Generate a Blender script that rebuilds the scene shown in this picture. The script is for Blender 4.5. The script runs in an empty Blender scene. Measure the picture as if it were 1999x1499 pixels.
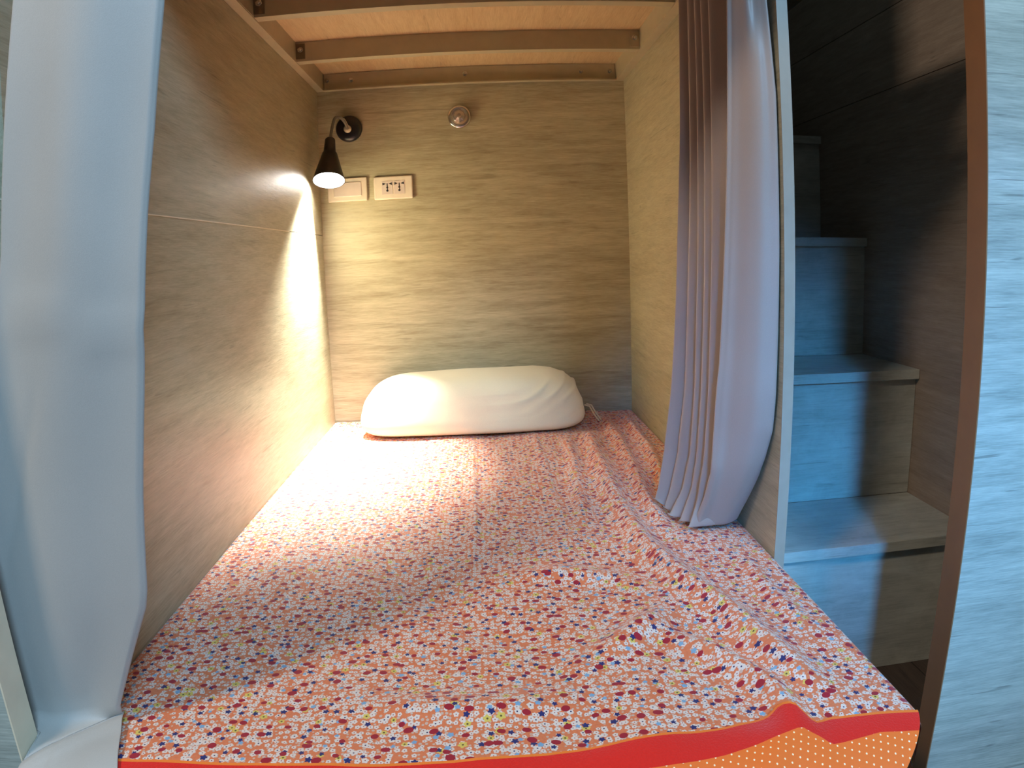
import bpy, bmesh, math, random
from mathutils import Vector, Matrix, noise as mnoise
random.seed(7)
S = bpy.context.scene
C = S.collection
PI = math.pi

# ------------------------------------------------------------------ camera
# wide-angle lens with barrel distortion (theta as a polynomial of the image radius)
cam_d = bpy.data.cameras.new('camera'); cam = bpy.data.objects.new('camera', cam_d); C.objects.link(cam)
cam_d.type = 'PANO'; cam_d.panorama_type = 'FISHEYE_LENS_POLYNOMIAL'
cam_d.sensor_fit = 'HORIZONTAL'; cam_d.sensor_width = 36.0; cam_d.fisheye_fov = math.radians(175)
cam_d.clip_start = 0.01
KP = [0.03903859707527468, -3.4466008737133736e-05, 9.750437105724633e-07, -2.2581415648516154e-07]
cam_d.fisheye_polynomial_k0 = 0.0
cam_d.fisheye_polynomial_k1, cam_d.fisheye_polynomial_k2, cam_d.fisheye_polynomial_k3, cam_d.fisheye_polynomial_k4 = [-k for k in KP]
CX, CZ, YAW, PITCH, ROLL = 0.48994, 0.49455, 0.03463, 0.17315, 0.03752
fw = Vector((math.sin(YAW)*math.cos(PITCH), math.cos(YAW)*math.cos(PITCH), -math.sin(PITCH)))
rt = Vector((math.cos(YAW), -math.sin(YAW), 0)); up = rt.cross(fw)
rt2 = rt*math.cos(ROLL) - up*math.sin(ROLL); up2 = up*math.cos(ROLL) + rt*math.sin(ROLL)
M = Matrix.Identity(4)
for i in range(3): M[i][0] = rt2[i]; M[i][1] = up2[i]; M[i][2] = -fw[i]; M[i][3] = (CX, 0, CZ)[i]
cam.matrix_world = M
S.camera = cam

# ------------------------------------------------------------------ light
S.view_settings.view_transform = 'Standard'; S.view_settings.look = 'None'
S.view_settings.gamma = 1.0; S.view_settings.use_curve_mapping = False
S.view_settings.exposure = 0.0
w = bpy.data.worlds.new('room_light'); S.world = w; w.use_nodes = True
bg = w.node_tree.nodes['Background']; bg.inputs[0].default_value = (0.80, 0.72, 0.62, 1); bg.inputs[1].default_value = 0.06

def area(name, loc, target, size, power, color, sy=None):
    d = bpy.data.lights.new(name, 'AREA'); d.energy = power; d.color = color; d.size = size
    if sy: d.shape = 'RECTANGLE'; d.size_y = sy
    o = bpy.data.objects.new(name, d); C.objects.link(o); o.location = loc
    o.rotation_euler = (Vector(target) - Vector(loc)).to_track_quat('-Z', 'Y').to_euler()
    return o
area('window_daylight', (1.60, -2.0, 2.70), (0.5, 1.0, 0.1), 1.0, 165, (0.36, 0.66, 1.0))
gl = area('added_stair_beam', (0.32, -2.2, 1.50), (1.20, 1.3, 0.02), 0.26, 1.9, (0.06, 0.40, 1.0)); gl.data.spread = math.radians(19)  # added narrow blue beam that brightens the stairs, not a window of the place
area('corridor_lamp', (-0.65, -0.40, 2.25), (0.25, 0.8, 0.3), 0.3, 30, (1.0, 0.86, 0.70))
LAMP_P = (0.058, 2.118, 0.757)
LAMP_DIR = Vector((0.02, -0.40, -0.92)).normalized()
ld = bpy.data.lights.new('reading_bulb', 'SPOT'); ld.energy = 290; ld.color = (0.94, 0.97, 0.88)
ld.spot_size = math.radians(76); ld.spot_blend = 1.0; ld.shadow_soft_size = 0.012
lo = bpy.data.objects.new('reading_bulb', ld); C.objects.link(lo); lo.location = LAMP_P
lo.rotation_euler = Vector((-0.12, -0.36, -0.92)).to_track_quat('-Z', 'Y').to_euler()

# ------------------------------------------------------------------ dimensions (metres)
L = 2.262; W = 0.95; ZR = 1.037; ZB = 1.09; ZS = 0.589; ZF = -0.349
YP = 1.065; TP = 0.018; X1 = 1.456; ZTOP = 3.0
STEP = [(1.198, -0.058), (1.448, 0.234), (1.700, 0.530), (1.954, 0.822)]
PXR, PYR, PTR = 1.155, 0.850, 0.042       # right partition
PXL, PYL, PTL = -0.03, 0.598, 0.034      # left partition

# ------------------------------------------------------------------ helpers
def nodes(m):
    m.use_nodes = True; nt = m.node_tree; nt.nodes.clear()
    out = nt.nodes.new('ShaderNodeOutputMaterial'); b = nt.nodes.new('ShaderNodeBsdfPrincipled')
    nt.links.new(b.outputs[0], out.inputs[0]); return nt, b
def N(nt, t, **k):
    n = nt.nodes.new(t)
    for a, v in k.items(): setattr(n, a, v)
    return n
def math_(nt, op, a, b=None, clamp=False):
    n = N(nt, 'ShaderNodeMath', operation=op); n.use_clamp = clamp
    for i, v in enumerate((a, b)):
        if v is None: continue
        if isinstance(v, (int, float)): n.inputs[i].default_value = v
        else: nt.links.new(v, n.inputs[i])
    return n.outputs[0]
def mix(nt, fac, a, b, blend='MIX'):
    n = N(nt, 'ShaderNodeMix', data_type='RGBA', blend_type=blend)
    for idx, v in ((0, fac), (6, a), (7, b)):
        if isinstance(v, (int, float)): n.inputs[idx].default_value = v
        elif isinstance(v, (tuple, list)): n.inputs[idx].default_value = (*v[:3], 1)
        else: nt.links.new(v, n.inputs[idx])
    return n.outputs[2]
def rgb(r, g, b):
    f = lambda c: (c/255/12.92) if c/255 <= 0.04045 else ((c/255+0.055)/1.055)**2.4
    return (f(r), f(g), f(b))
def plain(name, col, rough=0.5, metal=0.0, **kw):
    m = bpy.data.materials.new(name); nt, b = nodes(m)
    tc = N(nt, 'ShaderNodeTexCoord'); n = N(nt, 'ShaderNodeTexNoise'); n.inputs['Scale'].default_value = 35
    nt.links.new(tc.outputs['Object'], n.inputs['Vector'])
    c = mix(nt, n.outputs[0], tuple(x*0.9 for x in col), tuple(min(1, x*1.1) for x in col))
    nt.links.new(c, b.inputs['Base Color']); b.inputs['Roughness'].default_value = rough
    b.inputs['Metallic'].default_value = metal
    for k, v in kw.items(): b.inputs[k].default_value = v
    return m
def wood(name, light, dark, axis='Y', rough=0.42, contrast=1.0, mottled=0.0, crack=0.35, plank=None, bump=0.12):
    """laminate with stretched grain along axis"""
    m = bpy.data.materials.new(name); nt, b = nodes(m)
    tc = N(nt, 'ShaderNodeTexCoord')
    def sc(along, across):
        mp = N(nt, 'ShaderNodeMapping'); nt.links.new(tc.outputs['Object'], mp.inputs[0])
        mp.inputs['Scale'].default_value = tuple(along if a == axis else across for a in 'XYZ'); return mp.outputs[0]
    def noise(vec, detail=4, rough_=0.6, dist=0.0):
        n = N(nt, 'ShaderNodeTexNoise'); nt.links.new(vec, n.inputs['Vector']); n.inputs['Scale'].default_value = 1
        n.inputs['Detail'].default_value = detail; n.inputs['Roughness'].default_value = rough_; n.inputs['Distortion'].default_value = dist
        return n.outputs[0]
    big = noise(sc(1.6, 14), 3, 0.5, 0.6)
    mid = noise(sc(7, 75), 5, 0.65, 0.4)
    fine = noise(sc(22, 420), 3, 0.7)
    f = math_(nt, 'ADD', math_(nt, 'MULTIPLY', big, 0.28), math_(nt, 'ADD', math_(nt, 'MULTIPLY', mid, 0.45), math_(nt, 'MULTIPLY', fine, 0.42)))
    f = math_(nt, 'ADD', math_(nt, 'MULTIPLY', math_(nt, 'SUBTRACT', f, 0.575), 2.6*contrast), 0.5, clamp=True)
    col = mix(nt, f, dark, light)
    if mottled:
        bl = noise(sc(9, 12), 5, 0.7, 0.5)
        k = math_(nt, 'MULTIPLY', math_(nt, 'SUBTRACT', bl, 0.42), 3.0, clamp=True)
        col = mix(nt, math_(nt, 'MULTIPLY', k, mottled), col, tuple(min(1, c*1.25) for c in light))
    ck = noise(sc(5, 95), 2, 0.5, 1.2)
    ckm = math_(nt, 'MULTIPLY', math_(nt, 'SUBTRACT', ck, 0.66), 14.0, clamp=True)
    col = mix(nt, math_(nt, 'MULTIPLY', ckm, crack), col, tuple(c*0.45 for c in dark))
    if plank:
        sp = N(nt, 'ShaderNodeSeparateXYZ'); nt.links.new(tc.outputs['Object'], sp.inputs[0])
        s = sp.outputs['XYZ'.index(plank[0])]
        fr = math_(nt, 'FRACT', math_(nt, 'DIVIDE', s, plank[1]))
        ln = math_(nt, 'LESS_THAN', fr, 0.02)
        col = mix(nt, ln, col, tuple(c*0.4 for c in dark))
    nt.links.new(col, b.inputs['Base Color'])
    b.inputs['Roughness'].default_value = rough
    bp = N(nt, 'ShaderNodeBump'); bp.inputs['Strength'].default_value = bump; bp.inputs['Distance'].default_value = 0.002
    nt.links.new(math_(nt, 'ADD', fine, mid), bp.inputs['Height']); nt.links.new(bp.outputs[0], b.inputs['Normal'])
    return m
def cloth(name, col, rough=0.75, sheen=0.3, weave=900, bumpv=0.1, trans=0.0):
    m = bpy.data.materials.new(name); nt, b = nodes(m)
    tc = N(nt, 'ShaderNodeTexCoord')
    n = N(nt, 'ShaderNodeTexNoise'); n.inputs['Scale'].default_value = weave; nt.links.new(tc.outputs['Object'], n.inputs['Vector'])
    n2 = N(nt, 'ShaderNodeTexNoise'); n2.inputs['Scale'].default_value = 9; nt.links.new(tc.outputs['Object'], n2.inputs['Vector'])
    f = math_(nt, 'ADD', math_(nt, 'MULTIPLY', n.outputs[0], 0.6), math_(nt, 'MULTIPLY', n2.outputs[0], 0.4))
    c = mix(nt, f, tuple(x*0.86 for x in col), tuple(min(1, x*1.12) for x in col))
    nt.links.new(c, b.inputs['Base Color']); b.inputs['Roughness'].default_value = rough
    b.inputs['Sheen Weight'].default_value = sheen; b.inputs['Sheen Roughness'].default_value = 0.4
    bp = N(nt, 'ShaderNodeBump'); bp.inputs['Strength'].default_value = bumpv; bp.inputs['Distance'].default_value = 0.0008
    nt.links.new(n.outputs[0], bp.inputs['Height']); nt.links.new(bp.outputs[0], b.inputs['Normal'])
    if trans:
        out = [x for x in nt.nodes if x.type == 'OUTPUT_MATERIAL'][0]
        t = N(nt, 'ShaderNodeBsdfTranslucent'); nt.links.new(c, t.inputs['Color'])
        mx = N(nt, 'ShaderNodeMixShader'); mx.inputs[0].default_value = trans
        nt.links.new(b.outputs[0], mx.inputs[1]); nt.links.new(t.outputs[0], mx.inputs[2]); nt.links.new(mx.outputs[0], out.inputs[0])
    return m

def link(name, bm, mat, parent=None, smooth=False, bevel=0.0, seg=2):
    me = bpy.data.meshes.new(name); bm.normal_update()
    if smooth:
        for f in bm.faces: f.smooth = True
    bm.to_mesh(me); bm.free(); me.materials.append(mat)
    o = bpy.data.objects.new(name, me); C.objects.link(o)
    if parent: o.parent = parent; o.matrix_parent_inverse = parent.matrix_basis.inverted()
    if bevel:
        md = o.modifiers.new('bevel', 'BEVEL'); md.width = bevel; md.segments = seg; md.limit_method = 'ANGLE'
    return o
def box(bm, x0, x1, y0, y1, z0, z1):
    vs = [bm.verts.new((x, y, z)) for x in (x0, x1) for y in (y0, y1) for z in (z0, z1)]
    for q in ((0,1,3,2),(4,6,7,5),(0,4,5,1),(2,3,7,6),(0,2,6,4),(1,5,7,3)): bm.faces.new([vs[i] for i in q])
def bx(*a):
    bm = bmesh.new(); box(bm, *a); return bm
def ring_frames(pts):
    out = []; prev = None
    for i, p in enumerate(pts):
        p = Vector(p); a = Vector(pts[max(0, i-1)]); b = Vector(pts[min(len(pts)-1, i+1)])
        t = (b-a).normalized()
        if prev is None: n = t.orthogonal().normalized()
        else: n = (prev - t*prev.dot(t)).normalized()
        prev = n; out.append((p, t, n, t.cross(n)))
    return out
def tube(bm, pts, rad, seg=16, cap=True):
    fr = ring_frames(pts); rings = []
    for i, (p, t, n, b) in enumerate(fr):
        r = rad[i] if isinstance(rad, (list, tuple)) else rad
        rings.append([bm.verts.new(p + (n*math.cos(2*PI*k/seg) + b*math.sin(2*PI*k/seg))*r) for k in range(seg)])
    for a, b in zip(rings, rings[1:]):
        for k in range(seg): bm.faces.new((a[k], a[(k+1) % seg], b[(k+1) % seg], b[k]))
    if cap: bm.faces.new(rings[0][::-1]); bm.faces.new(rings[-1])
def lathe(bm, prof, org, axis, seg=40):
    """prof: list of (r, h) along axis from org"""
    ax = Vector(axis).normalized(); n = ax.orthogonal().normalized(); b = ax.cross(n); org = Vector(org); rings = []
    for r, h in prof:
        c = org + ax*h
        rings.append([c_ for c_ in [bm.verts.new(c + (n*math.cos(2*PI*k/seg) + b*math.sin(2*PI*k/seg))*max(r, 1e-5)) for k in range(seg)]])
    for a, c in zip(rings, rings[1:]):
        for k in range(seg): bm.faces.new((a[k], a[(k+1) % seg], c[(k+1) % seg], c[k]))
    return rings
def struct(name, bm, mat, bevel=0.0):
    o = link(name, bm, mat, bevel=bevel); o['kind'] = 'structure'; return o
def thing(name, loc, label, cat, group=None):
    o = bpy.data.objects.new(name, None); C.objects.link(o); o.location = loc; o.empty_display_size = 0.05
    o['label'] = label; o['category'] = cat
    if group: o['group'] = group
    bpy.context.view_layer.update(); return o
def interp(tab, z):
    """tab: list of tuples with z first, sorted by z descending or ascending"""
    t = sorted(tab)
    if z <= t[0][0]: return t[0][1:]
    for a, b in zip(t, t[1:]):
        if z <= b[0]:
            k = (z-a[0])/(b[0]-a[0]); return tuple(a[i]*(1-k)+b[i]*k for i in range(1, len(a)))
    return t[-1][1:]
def catmull(P, n):
    """n points per span through P (list of Vectors)"""
    out = []
    for i in range(len(P)-1):
        p0, p1, p2, p3 = P[max(0, i-1)], P[i], P[i+1], P[min(len(P)-1, i+2)]
        for k in range(n):
            t = k/n
            out.append(0.5*((2*p1) + (p2-p0)*t + (2*p0-5*p1+4*p2-p3)*t*t + (3*p1-p0-3*p2+p3)*t**3))
    out.append(P[-1].copy()); return out
def grid(rows, mat, name, parent=None, thick=0.0, uv=None):
    bm = bmesh.new(); V = [[bm.verts.new(p) for p in r] for r in rows]
    ul = bm.loops.layers.uv.new('UVMap') if uv else None
    for j in range(len(V)-1):
        for i in range(len(V[0])-1):
            f = bm.faces.new((V[j][i], V[j][i+1], V[j+1][i+1], V[j+1][i]))
            if ul:
                for lp, (jj, ii) in zip(f.loops, ((j, i), (j, i+1), (j+1, i+1), (j+1, i))): lp[ul].uv = uv(jj, ii)
    o = link(name, bm, mat, parent, smooth=True)
    if thick:
        md = o.modifiers.new('thickness', 'SOLIDIFY'); md.thickness = thick; md.offset = 0
    return o

# ------------------------------------------------------------------ materials
LT, DK = rgb(196, 186, 156), rgb(144, 132, 104)
wood_y = wood('laminate_grain_along_bed', LT, DK, 'Y')
wood_x = wood('laminate_grain_across_bed', LT, DK, 'X', contrast=1.25)
wood_front = wood('laminate_partition_face', rgb(192, 197, 184), rgb(136, 142, 132), 'X', contrast=1.25, crack=0.6)
wood_step = wood('laminate_stair', rgb(192, 192, 182), rgb(142, 140, 130), 'X', mottled=0.5, contrast=0.9)
wood_dark = wood('stair_wall_panel', rgb(172, 152, 134), rgb(132, 112, 98), 'Y', rough=0.55)
board_m = wood('bunk_board_wood', rgb(212, 186, 146), rgb(180, 146, 108), 'Y', rough=0.5, crack=0.35)
floor_m = wood('dark_floor_planks', rgb(92, 76, 66), rgb(52, 42, 38), 'Y', rough=0.4, plank=('X', 0.15))
edge_grey = plain('grey_edge_band', rgb(158, 148, 134), 0.45)
edge_brown = plain('brown_edge_band', rgb(136, 96, 64), 0.5)
edge_light = plain('light_edge_band', rgb(225, 210, 180), 0.5)
metal_m = plain('painted_bunk_metal', rgb(178, 166, 138), 0.38, 0.1)
bolt_m = plain('steel_bolt', rgb(190, 190, 185), 0.25, 0.9)
bracket_m = plain('dark_bolt_bracket', rgb(116, 106, 86), 0.4, 0.5)
black_m = plain('black_lamp_enamel', rgb(24, 22, 26), 0.32)
inner_m = plain('white_lamp_lining', rgb(235, 235, 235), 0.35)
goose_m = plain('grey_gooseneck', rgb(120, 112, 100), 0.4, 0.4)
cable_m = plain('beige_cable', rgb(200, 185, 160), 0.5)
plate_m = plain('cream_plastic_plate', rgb(240, 226, 206), 0.35)
rocker_m = plain('pale_rocker', rgb(222, 206, 196), 0.35)
slot_m = plain('dark_socket_slots', rgb(38, 32, 30), 0.6)
wall_white = plain('corridor_paint', rgb(225, 222, 215), 0.8)
chrome_m = plain('chrome_ring', rgb(210, 205, 200), 0.12, 1.0)
satin_m = cloth('grey_beige_satin', rgb(186, 178, 168), 0.55, 0.35, trans=0.12)
satin2_m = cloth('taupe_satin', rgb(163, 147, 140), 0.5, 0.3, trans=0.05)
pillow_m = cloth('cream_pillow_case', rgb(240, 226, 194), 0.85, 0.2, 700)
bulb_m = bpy.data.materials.new('glowing_bulb'); nt_, b_ = nodes(bulb_m)
b_.inputs['Base Color'].default_value = (1, 1, 1, 1); b_.inputs['Emission Color'].default_value = (1, 0.96, 0.9, 1); b_.inputs['Emission Strength'].default_value = 85
glass_m = bpy.data.materials.new('clear_glass'); nt_, b_ = nodes(glass_m)
b_.inputs['Base Color'].default_value = (0.9, 0.86, 0.82, 1); b_.inputs['Roughness'].default_value = 0.04; b_.inputs['Transmission Weight'].default_value = 0.9; b_.inputs['IOR'].default_value = 1.5

def flower_material():
    m = bpy.data.materials.new('floral_cotton'); nt, b = nodes(m)
    uvn = N(nt, 'ShaderNodeTexCoord')
    base = mix(nt, 0.0, rgb(226, 128, 84), rgb(226, 128, 84))
    wn = N(nt, 'ShaderNodeTexNoise'); wn.inputs['Scale'].default_value = 300; nt.links.new(uvn.outputs['UV'], wn.inputs['Vector'])
    col = mix(nt, wn.outputs[0], rgb(206, 102, 58), rgb(226, 128, 80))
    def layer(col, per_m, off, r, fill, centre, cr, prob, petals=5, wob=0.18, ell=1.0):
        mp = N(nt, 'ShaderNodeMapping'); nt.links.new(uvn.outputs['UV'], mp.inputs[0])
        mp.inputs['Location'].default_value = (off, off*0.7, 0); mp.inputs['Scale'].default_value = (per_m, per_m*ell, 1)
        v = N(nt, 'ShaderNodeTexVoronoi', voronoi_dimensions='2D'); v.inputs['Scale'].default_value = 1; v.inputs['Randomness'].default_value = 0.62 if per_m > 100 else 0.9
        nt.links.new(mp.outputs[0], v.inputs['Vector'])
        d = N(nt, 'ShaderNodeVectorMath', operation='SUBTRACT'); nt.links.new(mp.outputs[0], d.inputs[0]); nt.links.new(v.outputs['Position'], d.inputs[1])
        s = N(nt, 'ShaderNodeSeparateXYZ'); nt.links.new(d.outputs[0], s.inputs[0])
        ang = math_(nt, 'ARCTAN2', s.outputs[1], s.outputs[0])
        cs = N(nt, 'ShaderNodeSeparateColor'); nt.links.new(v.outputs['Color'], cs.inputs[0])
        a2 = math_(nt, 'ADD', math_(nt, 'MULTIPLY', ang, petals), math_(nt, 'MULTIPLY', cs.outputs[0], 6.28))
        rr = math_(nt, 'ADD', math_(nt, 'MULTIPLY', math_(nt, 'COSINE', a2), r*wob), r)
        rr = math_(nt, 'MULTIPLY', rr, math_(nt, 'ADD', math_(nt, 'MULTIPLY', cs.outputs[1], 0.45), 0.72))
        on = math_(nt, 'LESS_THAN', cs.outputs[2], prob)
        ins = math_(nt, 'LESS_THAN', v.outputs['Distance'], rr)
        col = mix(nt, math_(nt, 'MULTIPLY', ins, on), col, fill)
        if centre:
            ins2 = math_(nt, 'LESS_THAN', v.outputs['Distance'], cr)
            col = mix(nt, math_(nt, 'MULTIPLY', ins2, on), col, centre)
        return col
    wh, wh2 = rgb(222, 202, 188), rgb(204, 170, 150)
    col = layer(col, 185, 3.1, 0.30, wh2, None, 0, 0.62, 5, 0.12)
    col = layer(col, 118, 7.7, 0.37, wh, rgb(150, 60, 60), 0.085, 0.86, 5, 0.13)
    col = layer(col, 60, 1.3, 0.22, wh, rgb(40, 34, 80), 0.06, 0.55, 5, 0.15)
    col = layer(col, 48, 5.9, 0.20, rgb(214, 184, 84), rgb(90, 74, 34), 0.06, 0.28)
    col = layer(col, 46, 9.4, 0.14, rgb(120, 160, 190), None, 0, 0.38)
    col = layer(col, 44, 2.2, 0.14, rgb(28, 34, 96), None, 0, 0.66, 5, 0.22)
    col = layer(col, 34, 6.6, 0.165, rgb(156, 8, 34), None, 0, 0.88, 2, 0.08, 1.15)
    nt.links.new(col, b.inputs['Base Color']); b.inputs['Roughness'].default_value = 0.72
    b.inputs['Sheen Weight'].default_value = 0.15
    bp = N(nt, 'ShaderNodeBump'); bp.inputs['Strength'].default_value = 0.05; bp.inputs['Distance'].default_value = 0.001
    nt.links.new(wn.outputs[0], bp.inputs['Height']); nt.links.new(bp.outputs[0], b.inputs['Normal'])
    return m
floral_m = flower_material()
def dotted_material():
    m = bpy.data.materials.new('orange_dotted_cotton'); nt, b = nodes(m)
    tc = N(nt, 'ShaderNodeTexCoord'); mp = N(nt, 'ShaderNodeMapping'); nt.links.new(tc.outputs['UV'], mp.inputs[0])
    mp.inputs['Rotation'].default_value = (0, 0, math.radians(22)); mp.inputs['Scale'].default_value = (128, 128, 1)
    v = N(nt, 'ShaderNodeTexVoronoi', voronoi_dimensions='2D'); v.inputs['Scale'].default_value = 1; v.inputs['Randomness'].default_value = 0.0
    nt.links.new(mp.outputs[0], v.inputs['Vector'])
    dot = math_(nt, 'LESS_THAN', v.outputs['Distance'], 0.125)
    col = mix(nt, dot, rgb(238, 108, 26), rgb(255, 222, 180))
    nt.links.new(col, b.inputs['Base Color']); b.inputs['Roughness'].default_value = 0.75
    return m
dotted_m = dotted_material()
band_m = cloth('red_terry_band', rgb(220, 30, 12), 0.95, 0.6, 420, 1.0)
hem_m = cloth('orange_hem', rgb(236, 122, 36), 0.8, 0.2)

# ------------------------------------------------------------------ setting
struct('floor', bx(-1.6, 3.2, -3.0, L+0.02, ZF-0.02, ZF), floor_m)
struct('ceiling', bx(-1.6, 3.2, -3.0, L+0.02, ZTOP, ZTOP+0.02), wall_white)
struct('wall_back', bx(-0.095, X1+0.03, L, L+0.02, ZF, ZTOP), wood_x)
bm = bmesh.new()
box(bm, -0.095, -0.068, PYL+PTL, L, ZF, ZTOP)                 # carcass
box(bm, -0.068, 0.0, 0.70, L, ZF, ZS)
box(bm, -0.068, 0.0, 0.70, L, ZS+0.0015, ZTOP)
struct('wall_left', bm, wood_y)
struct('trim_1', bx(-0.03, 0.0008, 0.70, 1.86, ZS-0.0005, ZS+0.0015), edge_light)
struct('wall_right', bx(W, W+TP, YP+0.001, L, ZF, ZTOP), wood_y)
struct('trim_2', bx(W, W+TP, YP-0.001, YP+0.001, ZF, ZTOP), edge_grey)
bm = bmesh.new(); zs = [ZF, 0.88, 1.07, 1.45, 1.9, 2.3, 2.65, ZTOP]
for a, b in zip(zs, zs[1:]): box(bm, X1, X1+0.02, PYR+PTR, L, a+0.001, b-0.001)
box(bm, X1+0.004, X1+0.03, PYR+PTR, L, ZF, ZTOP)
struct('wall_stairwell', bm, wood_dark)
struct('wall_front_right', bx(PXR+0.002, 3.2, PYR, PYR+PTR, ZF, ZTOP), wood_front)
struct('trim_3', bx(PXR, PXR+0.002, PYR, PYR+PTR, ZF, ZTOP), edge_brown)
struct('wall_front_left', bx(-1.6, PXL-0.002, PYL, PYL+PTL, ZF, ZTOP), wood_front)
struct('trim_4', bx(PXL-0.002, PXL, PYL, PYL+PTL, ZF, ZTOP), edge_light)
struct('wall_bunk_base', bx(-0.034, W-0.01, 0.64, L, ZF, -0.13), wood_x)

# stairs up to the upper bunk
st = thing('staircase', (1.2, 1.2, ZF), 'wood laminate staircase climbing beside the bed between two panels', 'staircase')
for i, (y, z) in enumerate(STEP):
    ynext = STEP[i+1][0]+0.015 if i < 3 else L
    zlow = STEP[i-1][1] if i else ZF
    link('riser', bx(W+TP+0.001, X1-0.001, y+0.015, y+0.033, zlow+0.0005, z-0.022), wood_step, st)
    link('tread', bx(W+TP+0.001, X1-0.001, y, ynext-0.0005, z-0.022, z), wood_step, st, bevel=0.0012)

# overhead bunk frame
bf = thing('upper_bunk_frame', (W/2, 1.5, ZR), 'beige metal frame and wooden board of the upper bunk overhead', 'bunk frame')
def angle_y(x0, x1, xin, y0, y1):
    bm = bmesh.new(); box(bm, x0, x1, y0, y1, ZR, ZR+0.003); box(bm, xin-0.0015, xin+0.0015, y0, y1, ZR+0.0031, ZB); return bm
link('side_rail', angle_y(0.001, 0.024, 0.023, 0.80, L-0.002), metal_m, bf)
link('side_rail', angle_y(W-0.026, W-0.001, W-0.025, YP+0.01, L-0.002), metal_m, bf)
def bolt(parent, p, axis):
    bm = bmesh.new(); ax = Vector(axis); lathe(bm, [(0, 0), (0.008, 0), (0.008, 0.002), (0.005, 0.002), (0.005, 0.007), (0.003, 0.009), (0, 0.009)], p, ax, 6)
    link('bolt', bm, bolt_m, parent, smooth=False)
for y in (1.165, 1.53, 1.90):
    bm = bmesh.new(); box(bm, 0.026, W-0.028, y, y+0.003, ZR+0.0031, ZB-0.001); box(bm, 0.026, W-0.028, y, y+0.03, ZR, ZR+0.003)
    r = link('cross_rail', bm, metal_m, bf)
    for x, s in ((0.026, 1), (W-0.028, -1)):
        bm = bmesh.new(); xa, xb = sorted((x, x+s*0.024))
        box(bm, xa, xb, y-0.003, y-0.0005, ZR+0.006, ZB-0.006)
        link('bracket', bm, bracket_m if s > 0 else metal_m, r)
        bolt(r, (x+s*0.012, y-0.003, ZR+0.03), (0, -1, 0))
bm = bmesh.new(); box(bm, 0.026, W-0.028, L-0.012, L-0.009, ZR-0.003, ZB-0.001); box(bm, 0.026, W-0.028, L-0.03, L-0.0121, ZR-0.003, ZR)
r = link('back_rail', bm, metal_m, bf)
for x in (0.11, 0.46, 0.815, 0.905): bolt(r, (x, L-0.012, ZR+0.028), (0, -1, 0))
bolt(r, (0.035, L-0.012, ZR+0.032), (0, -1, 0))
link('bunk_board', bx(0.001, W-0.001, 0.80, L-0.002, ZB, ZB+0.015), board_m, bf)
link('landing_board', bx(W+TP+0.001, 1.19, 1.00, L-0.002, ZR, ZR+0.02), bracket_m, bf)  # unseen front end lengthened to keep the blue light off the top riser

# ------------------------------------------------------------------ bed linen
def seg_d(px, py, a, b):
    ax, ay = a; bx_, by = b; dx, dy = bx_-ax, by-ay; t = max(0, min(1, ((px-ax)*dx+(py-ay)*dy)/(dx*dx+dy*dy+1e-12)))
    qx, qy = ax+dx*t, ay+dy*t; s = (px-ax)*dy-(py-ay)*dx
    return math.hypot(px-qx, py-qy), (1 if s > 0 else -1), t
RIDGES = [  # polyline (x,y) on the bed, height, half-width left, half-width right
    ([(0.447,1.98),(0.451,1.743),(0.455,1.501),(0.46,1.341),(0.456,1.12)], 0.0022, 0.020, 0.003),
    ([(0.618,1.98),(0.624,1.714),(0.622,1.475),(0.628,1.30)], 0.0022, 0.022, 0.003),
    ([(0.765,1.98),(0.747,1.691),(0.737,1.388),(0.743,1.167),(0.771,0.995),(0.809,0.885),(0.835,0.757),(0.86,0.66)], 0.012, 0.026, 0.030),
    ([(0.70,1.95),(0.690,1.70),(0.672,1.45),(0.66,1.30)], 0.006, 0.018, 0.022),
    ([(0.83,2.18),(0.835,1.90),(0.822,1.65),(0.80,1.40),(0.80,1.20)], 0.009, 0.018, 0.022),
    ([(0.905,2.2),(0.894,1.808),(0.869,1.539),(0.85,1.38)], 0.008, 0.014, 0.018),
    ([(0.735,0.92),(0.70,0.88),(0.661,0.84),(0.60,0.79)], 0.012, 0.030, 0.030),
    ([(0.50,1.06),(0.60,1.055),(0.68,1.03),(0.72,0.98)], 0.006, 0.022, 0.035),
    ([(0.70,0.86),(0.76,0.78),(0.80,0.70),(0.81,0.60)], 0.010, 0.022, 0.022),
    ([(0.28,1.227),(0.353,1.069),(0.438,0.941),(0.54,0.80)], -0.004, 0.05, 0.05),
    ([(0.90,1.10),(0.895,0.95),(0.91,0.80)], 0.005, 0.02, 0.02),
    ([(0.30,0.72),(0.45,0.70),(0.60,0.71)], 0.006, 0.03, 0.04),
    ([(0.12,1.6),(0.16,1.3),(0.14,1.0)], 0.002, 0.05, 0.05),
]
def relief(x, y):
    h = 0.0
    for pl, a, wl, wr in RIDGES:
        best = None
        for p, q in zip(pl, pl[1:]):
            d = seg_d(x, y, p, q)
            if best is None or d[0] < best[0]: best = d
        if best[0] < 0.15:
            ends = min(math.hypot(x-pl[0][0], y-pl[0][1]), math.hypot(x-pl[-1][0], y-pl[-1][1]))
            fade = min(1.0, 0.15+ends/0.10)
            wd = (wr if best[1] < 0 else wl)*0.8
            h += a*math.exp(-(best[0]/wd)**2)*fade
    n = mnoise.noise((x*7, y*4, 0))*0.0035 + mnoise.noise((x*16, y*9, 5))*0.0014 + mnoise.noise((x*40, y*22, 9))*0.0004
    edge = min(1.0, max(0.0, min(x+0.01, W-x)/0.05))
    return (h*1.9 + n*1.7*(0.4+0.6*min(1, max(0, (x-0.1)/0.5))))*edge
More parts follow.
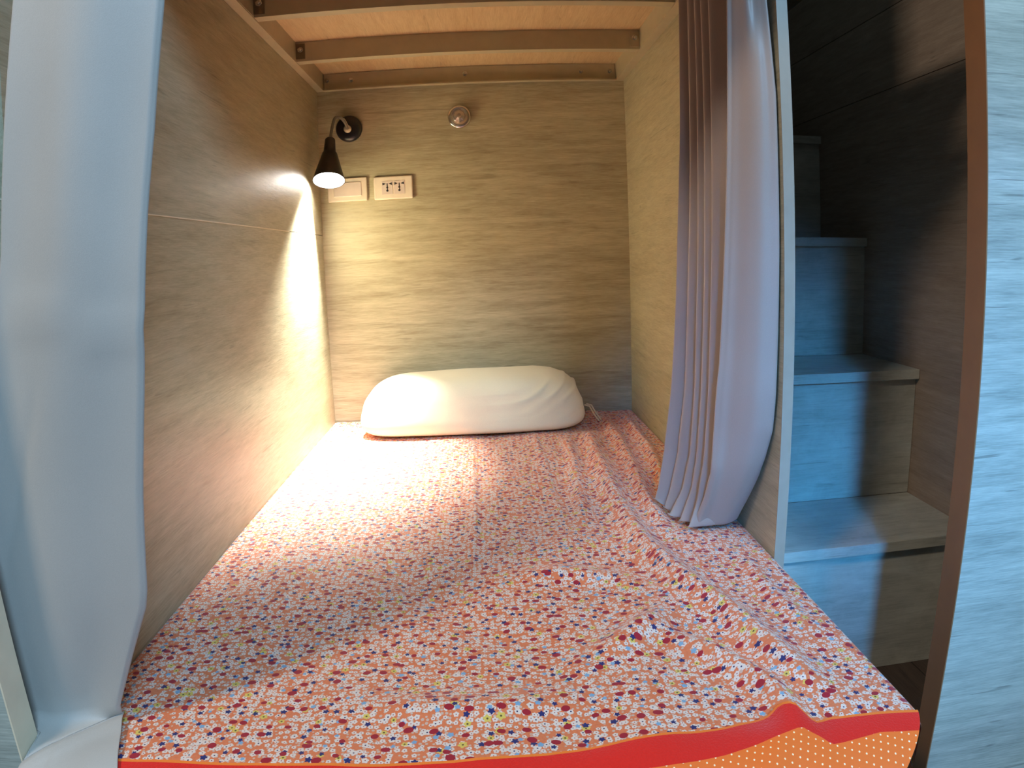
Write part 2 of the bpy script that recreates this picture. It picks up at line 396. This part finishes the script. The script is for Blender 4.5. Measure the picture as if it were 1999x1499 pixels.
def bed_z(x, y):
    z = 0.0
    if y < 0.625: z -= (0.625-y)**2/0.15
    z -= max(0, 0.012-(W-x))**2*30 + max(0, 0.012-(x+0.007))**2*30
    return z
def x_right(y): return W - 0.002 - (max(0, 0.63-y)**2)/0.115
def x_left(y): return 0.001 if y > 0.70 else -0.028
def surf(u, y, off=0.0):
    xl, xr = x_left(y), x_right(y); x = xl+(xr-xl)*u
    return Vector((x, y, bed_z(x, y)+relief(x, y)+off))
sheet = None
ys = [0.603+(L-0.004-0.603)*j/330 for j in range(331)]
NU = 190
rows = []; uvs = []
for j, y in enumerate(ys):
    r = []; q = []
    us = [i/NU for i in range(NU+1)]
    l0 = surf(0, y); r0 = surf(1, y)
    r.append(Vector((l0.x, y, -0.12))); q.append((l0.x-0.12, y))
    for u in us: p = surf(u, y); r.append(p); q.append((p.x, y))
    r.append(Vector((r0.x+0.004, y, -0.012))); q.append((r0.x+0.012, y))
    r.append(Vector((r0.x+0.002, y, -0.12))); q.append((r0.x+0.12, y))
    rows.append(r); uvs.append(q)
o = grid(rows, floral_m, 'bed_sheet', uv=lambda j, i: uvs[j][i])
o['label'] = 'orange and white floral sheet with red dots covering the mattress'; o['category'] = 'bed sheet'

# orange blanket over the foot end: hem, red band, dotted cloth
TOP = [(-0.03,0.612),(0.266,0.612),(0.445,0.614),(0.587,0.622),(0.653,0.627),(0.721,0.631),(0.777,0.643),(0.793,0.652),(0.809,0.643),(0.825,0.622),(0.845,0.628),(0.877,0.625),(0.909,0.622),(0.96,0.614)]
BOT = [(-0.03,0.575),(0.445,0.580),(0.621,0.586),(0.677,0.589),(0.726,0.594),(0.763,0.602),(0.79,0.608),(0.808,0.612),(0.826,0.602),(0.844,0.591),(0.871,0.593),(0.9,0.596),(0.96,0.589)]
bl = thing('foot_blanket', (0.46, 0.57, -0.03), 'orange dotted blanket with a red border over the foot of the bed', 'blanket')
def bl_pt(x_, y):
    xr = x_right(y); u = min(1.0, (x_+0.028)/(W+0.028)); xx = -0.028 + (xr+0.028)*u
    h = relief(min(xx, W), max(y, 0.60)) if True else 0
    fold = 0.006*math.exp(-((xx-0.79-(y-0.62)*0.6)/0.022)**2) + 0.004*math.exp(-((xx-0.60-(y-0.6)*1.0)/0.05)**2)
    return Vector((xx, y, bed_z(min(xx, 0.935), y)+h+0.0025+fold))
def bl_strip(yt, yb, n, name, mat, uvs_=False, drop=False):
    cols = 160; rws = []; q = []
    for j in range(n+1):
        row = []; qq = []
        for i in range(cols+1):
            x_ = -0.028+(W+0.028)*i/cols; a, b = yt(x_), yb(x_); y = a+(b-a)*j/n
            p = bl_pt(x_, y); row.append(p); qq.append((p.x, y))
        rws.append(row); q.append(qq)
    if drop:
        last = rws[-1]
        for k in range(1, 9):
            row = []; qq = []
            for i, p in enumerate(last):
                s = k*0.02; row.append(Vector((p.x, p.y-0.006*(1-math.exp(-s*40))+0.003*math.sin(p.x*30)*s*8, p.z-s))); qq.append((p.x, last[i].y-s))
            rws.append(row); q.append(qq)
    return grid(rws, mat, name, bl, uv=lambda j, i: q[j][i])
top = lambda x: interp(TOP, x)[0]
bot = lambda x: interp(BOT, x)[0]
bl_strip(top, lambda x: top(x)-0.0035, 2, 'hem', hem_m)
bl_strip(lambda x: top(x)-0.0035, bot, 8, 'red_band', band_m)
bl_strip(bot, lambda x: 0.515, 14, 'dotted_cloth', dotted_m, drop=True)

# pillow
def pillow():
    rows = []; nu, nv = 120, 72; R = random.Random(3)
    x0, x1 = 0.105, 0.785; y0, y1 = 1.968, 2.245
    cx, cy = (x0+x1)/2, (y0+y1)/2; hx, hy = (x1-x0)/2, (y1-y0)/2
    def sp(a, e): c = math.cos(a); return math.copysign(abs(c)**e, c)
    def sn(a, e): s = math.sin(a); return math.copysign(abs(s)**e, s)
    for j in range(nv+1):
        phi = -PI/2+PI*j/nv; row = []
        cr = max(0.0, math.cos(phi))**(0.40 if phi > 0 else 0.22); zz = sn(phi, 0.62)
        for i in range(nu):
            th = 2*PI*i/nu
            ux, uy = sp(th, 0.36), sn(th, 0.42)
            t = (zz+1)/2
            taper = 1-0.10*t-0.04*t*t
            x = cx+hx*cr*ux*taper - 0.004*t; y = cy+hy*cr*uy*(1-0.22*t) + 0.022*t
            hgt = 0.138+0.030*((y-y0)/(y1-y0)) + 0.006*(x-cx)/hx
            z = 0.004+hgt*t
            # cloth folds running up the front right
            fx = (x-cx)/hx; fz = t
            amp = 0.006*max(0, min(1, (fx+0.15)*1.6))*max(0, 1-abs(fz-0.62)/0.4)
            ph = (x*0.55 - z*1.0)*150 + 3*mnoise.noise((x*9, z*12, 2))
            f = max(0, math.sin(ph))**3*amp
            n2 = 0.003*mnoise.noise((x*9, y*9, z*9))
            row.append(Vector((x+(f+n2)*ux, y+(f+n2)*uy*(1 if uy < 0 else 0), z+n2+f*0.6)))
        row.append(row[0].copy()); rows.append(row)
    return rows
pl = thing('pillow', (0.445, 2.11, 0.004), 'puffy cream pillow at the head of the bed', 'pillow')
po = grid(pillow(), pillow_m, 'pillow_case', pl)
bm = bmesh.new()
pts = [(0.775, 2.10, 0.055), (0.79, 2.10, 0.05), (0.80, 2.085, 0.03), (0.812, 2.06, 0.014)]
for (a, b) in ((0, 0.0), (1, 0.008)):
    tube(bm, [Vector(p)+Vector((b, b*2, 0)) for p in pts], 0.0022, 8)
link('tie_tape', bm, pillow_m, pl, smooth=True)

# ------------------------------------------------------------------ curtains
# left: hangs just behind the partition, foot resting on the bed
XL = [(-0.02,-0.062),(0.05,-0.062),(0.15,-0.060),(0.23,-0.054),(0.40,-0.010),(0.53,0.018),(0.80,0.054),(1.04,0.060)]
XR = [(0.0,0.045),(0.02,0.052),(0.094,0.086),(0.16,0.118),(0.20,0.1235),(0.28,0.134),(0.395,0.153),(0.468,0.162),(0.563,0.173),(0.635,0.183),(0.76,0.197),(1.04,0.212)]
cl = thing('curtain', (0.06, 0.66, 0.0), 'pale grey satin curtain hanging at the left of the bunk opening', 'curtain')
nu = 90; rows = []
zsl = [1.035-0.021*k for k in range(49)]           # down to ~0.03
for z in zsl:
    l, = interp(XL, z); r, = interp(XR, z); row = []
    for i in range(nu+1):
        u = i/nu; x = l+(r-l)*u
        base = 0.653+0.020*u
        zz = max(0, min(1, z/0.9))
        fold = -0.024*math.exp(-((u-0.52-0.12*(1-zz))/0.30)**2)*zz + 0.004*math.sin(u*9+1)*(1-zz)
        crease = 0.0035*math.exp(-((z-0.455-0.012*math.sin(u*5))/0.009)**2)
        diag = 0.003*math.exp(-((u-0.10-(z-0.20)*1.2)/0.05)**2)*max(0, 1-abs(z-0.28)/0.14)
        y = base + fold - crease + diag + 0.003*mnoise.noise((u*3, z*5, 1))
        if u > 0.965: y += 0.004*((u-0.965)/0.035)
        y = max(y, PYL+PTL+0.004) if x < PXL+0.012 else y
        row.append(Vector((x, y, z)))
    rows.append(row)
# foot: curves forward and lies on the bed
foot = []
for k in range(1, 9):
    t = k/8; row = []
    for i in range(nu+1):
        u = i/nu; p = rows[len(zsl)-1][i]
        hemx = -0.0285+(0.050+0.0285)*u; hemy = 0.598+(0.688-0.598)*u
        x = p.x+(hemx-p.x)*t; y = p.y+(hemy-p.y)*(t**1.5)
        if y < PYL+PTL+0.004: x = max(x, PXL+0.0015)
        zt = bed_z(max(0, x), y)+0.009
        z = p.z+(zt-p.z)*(1-(1-t)**2)
        row.append(Vector((x, y, z)))
    foot.append(row)
rows += foot
grid(rows, satin_m, 'curtain_cloth', cl, thick=0.0012)
hem = []
last = rows[-1]
for k in range(0, 11):
    t = k/10; row = []
    for i in range(nu+1):
        u = i/nu; p = last[i]
        ex = -0.0285+(0.088+0.0285)*u; ey = 0.53+0.055*u
        x = p.x+(ex-p.x)*t; y = p.y+(ey-p.y)*t
        z = bed_z(max(0, x), y)+0.0085+0.004*math.sin(PI*min(1, t*3))*(1 if t < 0.33 else 0)+0.002*math.sin(u*8+t*2)*t
        row.append(Vector((x, y, z)))
    hem.append(row)
grid(hem, satin_m, 'curtain_hem', cl, thick=0.0014)

# right: bunched against the right wall, narrow pleats and one broad face
TIPS = [  # (z, x) per pleat tip, constant y
    (1.325, [(0.0,0.812),(0.049,0.823),(0.113,0.832),(0.239,0.845),(0.749,0.870),(1.04,0.880)]),
    (1.300, [(0.0,0.819),(0.045,0.833),(0.118,0.847),(0.243,0.860),(0.745,0.878),(1.04,0.886)]),
    (1.262, [(0.0,0.818),(0.059,0.846),(0.13,0.859),(0.251,0.868),(0.736,0.881),(1.04,0.888)]),
    (1.232, [(0.0,0.832),(0.07,0.857),(0.14,0.866),(0.257,0.872),(0.729,0.884),(1.04,0.890)]),
    (1.195, [(0.0,0.840),(0.058,0.857),(0.141,0.868),(0.258,0.874),(0.728,0.886),(1.04,0.893)]),
]
FL = [(0.0,0.849,1.208),(0.072,0.861,1.17),(0.13,0.864,1.145),(0.27,0.866,1.13),(0.32,0.870,1.128),(0.711,0.887,1.122),(1.04,0.901,1.12)]
RR = [(0.0,0.935,1.225),(0.03,0.938,1.205),(0.07,0.940,1.172),(0.11,0.942,1.142),(0.16,0.943,1.11),(0.21,0.945,1.088),(0.27,0.944,1.078),(0.5,0.9455,1.074),(0.735,0.9455,1.072),(0.90,0.938,1.074),(1.04,0.925,1.08)]
cr = thing('curtain', (0.9, 1.2, 0.0), 'taupe satin curtain bunched in pleats against the right wall', 'curtain')
rows = []
for k in range(0, 105):
    z = 1.035-k*(1.031/104)
    P = [Vector((0.940, 1.352, z))]
    for n_, (y, tab) in enumerate(TIPS):
        x, = interp(tab, z)
        wob = 0.0015*mnoise.noise((n_*3.1, z*4, 0))
        P.append(Vector((x+wob, y+0.007, z))); P.append(Vector((x-0.001+wob, y-0.002, z)))
        yn = TIPS[n_+1][0] if n_ < 4 else interp(FL, z)[1]
        depth = 0.030 if n_ < 4 else 0.045
        P.append(Vector((min(0.940, x+depth), (y+yn)/2, z)))
    fx, fy = interp(FL, z); rx, ry = interp(RR, z)
    P.append(Vector((fx-0.001, fy+0.006, z))); P.append(Vector((fx+0.003, fy-0.004, z)))
    top = max(0, (z-0.80)/0.2)
    for t in (0.2, 0.4, 0.6, 0.8):
        bul = -0.012*math.sin(PI*t) + 0.004*math.sin(2*PI*t+z*2) + (0.022*top*math.exp(-((t-0.62)/0.14)**2))
        P.append(Vector((fx+(rx-fx)*t, fy+(ry-fy)*t+bul, z)))
    P.append(Vector((rx, ry, z))); P.append(Vector((min(rx, 0.9455), ry+0.02, z)))
    # horizontal sewing crease of the hem
    row = catmull(P, 6)
    c = 0.0022*math.exp(-((z-0.120)/0.004)**2)
    for p in row:
        p.x = min(p.x+c, 0.947); p.y += c
        p.z = max(p.z, relief(p.x, p.y)+0.003+(0.14-z)*0.05 if z < 0.14 else p.z)
    rows.append(row)
grid(rows, satin2_m, 'curtain_cloth', cr, thick=0.001)

# ------------------------------------------------------------------ wall fittings
lp = thing('reading_lamp', (0.098, L, 0.915), 'black cone reading lamp switched on, on the back wall', 'wall lamp')
bm = bmesh.new(); lathe(bm, [(0, 0), (0.041, 0), (0.041, 0.006), (0.037, 0.013), (0.026, 0.018), (0.013, 0.0185), (0, 0.0185)], (0.098, L-0.001, 0.915), (0, -1, 0), 48)
link('wall_rose', bm, black_m, lp, smooth=True)
bm = bmesh.new(); lathe(bm, [(0.012, 0), (0.012, 0.004), (0.008, 0.008), (0, 0.009)], (0.096, L-0.018, 0.912), (0, -1, 0), 24)
link('neck_socket', bm, cable_m, lp, smooth=True)
DIR = LAMP_DIR
topc = Vector(LAMP_P) - DIR*0.125
P = [Vector(p) for p in ((0.096, L-0.024, 0.912), (0.094, L-0.045, 0.925), (0.086, L-0.068, 0.937), (0.074, L-0.085, 0.937), (0.066, L-0.092, 0.92))] + [topc+DIR*0.002]
bm = bmesh.new(); path = catmull(P, 10); tube(bm, path, [0.0042+0.0006*(i % 2) for i in range(len(path))], 14)
link('gooseneck', bm, goose_m, lp, smooth=True)
bm = bmesh.new(); tube(bm, catmull([Vector(p) for p in ((0.099, L-0.022, 0.915), (0.095, L-0.045, 0.93), (0.091, L-0.055, 0.938))], 6), 0.003, 10)
link('cable_stub', bm, cable_m, lp, smooth=True)
bm = bmesh.new()
lathe(bm, [(0.0, -0.125), (0.013, -0.125), (0.0155, -0.121), (0.018, -0.085), (0.0195, -0.075), (0.0225, -0.073), (0.046, 0.014), (0.0475, 0.017), (0.0455, 0.017)], LAMP_P, DIR, 56)
sh = link('lamp_shade', bm, black_m, lp, smooth=True)
bm = bmesh.new()
lathe(bm, [(0.0455, 0.0168), (0.021, -0.070), (0.0, -0.071)], LAMP_P, DIR, 56)
link('shade_lining', bm, inner_m, sh, smooth=True)
bm = bmesh.new()
lathe(bm, [(0.012, -0.06), (0.014, -0.04), (0.033, -0.018), (0.034, -0.012), (0.026, -0.008), (0, -0.006)], LAMP_P, DIR, 40)
link('bulb', bm, bulb_m, lp, smooth=True)

sw = thing('light_switch', (0.084, L, 0.725), 'cream light switch plate behind the lamp shade', 'light switch')
link('switch_plate', bx(0.024, 0.147, L-0.010, L-0.0005, 0.690, 0.762), plate_m, sw, bevel=0.003, seg=3)
link('rocker', bx(0.044, 0.130, L-0.0135, L-0.0098, 0.705, 0.748), rocker_m, sw, bevel=0.0015)
so = thing('power_socket', (0.228, L, 0.725), 'cream double power socket right of the switch', 'power socket')
pt = link('socket_plate', bx(0.168, 0.288, L-0.010, L-0.0005, 0.689, 0.760), plate_m, so, bevel=0.004, seg=3)
for cx_ in (0.210, 0.247):
    g = link('socket_face', bx(cx_-0.017, cx_+0.017, L-0.0112, L-0.0098, 0.704, 0.745), rocker_m, so, bevel=0.0006)
    bm = bmesh.new(); yy = (L-0.0120, L-0.0110)
    for s in (-1, 1):
        # triangular flared slot
        x_in, x_out = cx_+s*0.004, cx_+s*0.0145
        vs = [bm.verts.new((xx, y, zz)) for y in yy for (xx, zz) in ((x_in, 0.7365), (x_out, 0.7405), (x_out, 0.7325))]
        bm.faces.new(vs[:3]); bm.faces.new(vs[3:]); 
        for a, b in ((0, 1), (1, 2), (2, 0)): bm.faces.new((vs[a], vs[b], vs[b+3], vs[a+3]))
    box(bm, cx_-0.0015, cx_+0.0015, *yy, 0.728, 0.738)
    for zc, r_ in ((0.725, 0.0032), (0.7155, 0.0035)): lathe(bm, [(0, 0), (r_, 0), (r_, 0.001), (0, 0.001)], (cx_, L-0.011, zc), (0, -1, 0), 14)
    box(bm, cx_-0.001, cx_+0.001, *yy, 0.7155, 0.726)
    link('slots', bm, slot_m, g)

kn = thing('glass_knob', (0.438, L, 0.934), 'round clear glass knob high on the back wall', 'knob')
bm = bmesh.new(); lathe(bm, [(0, 0), (0.035, 0), (0.036, 0.003), (0.034, 0.006), (0.029, 0.007), (0.0, 0.0072)], (0.438, L-0.0005, 0.934), (0, -1, 0), 48)
link('chrome_base', bm, chrome_m, kn, smooth=True)
bm = bmesh.new(); lathe(bm, [(0.030*math.cos(a), 0.0075+0.024*math.sin(a)) for a in [PI/2*k/14 for k in range(15)]] , (0.438, L-0.0005, 0.934), (0, -1, 0), 40)
link('glass_dome', bm, glass_m, kn, smooth=True)
bm = bmesh.new(); lathe(bm, [(0.016, 0.007), (0.014, 0.014), (0.006, 0.018), (0, 0.018)], (0.438, L-0.0005, 0.934), (0, -1, 0), 8)
link('inner_core', bm, chrome_m, kn)
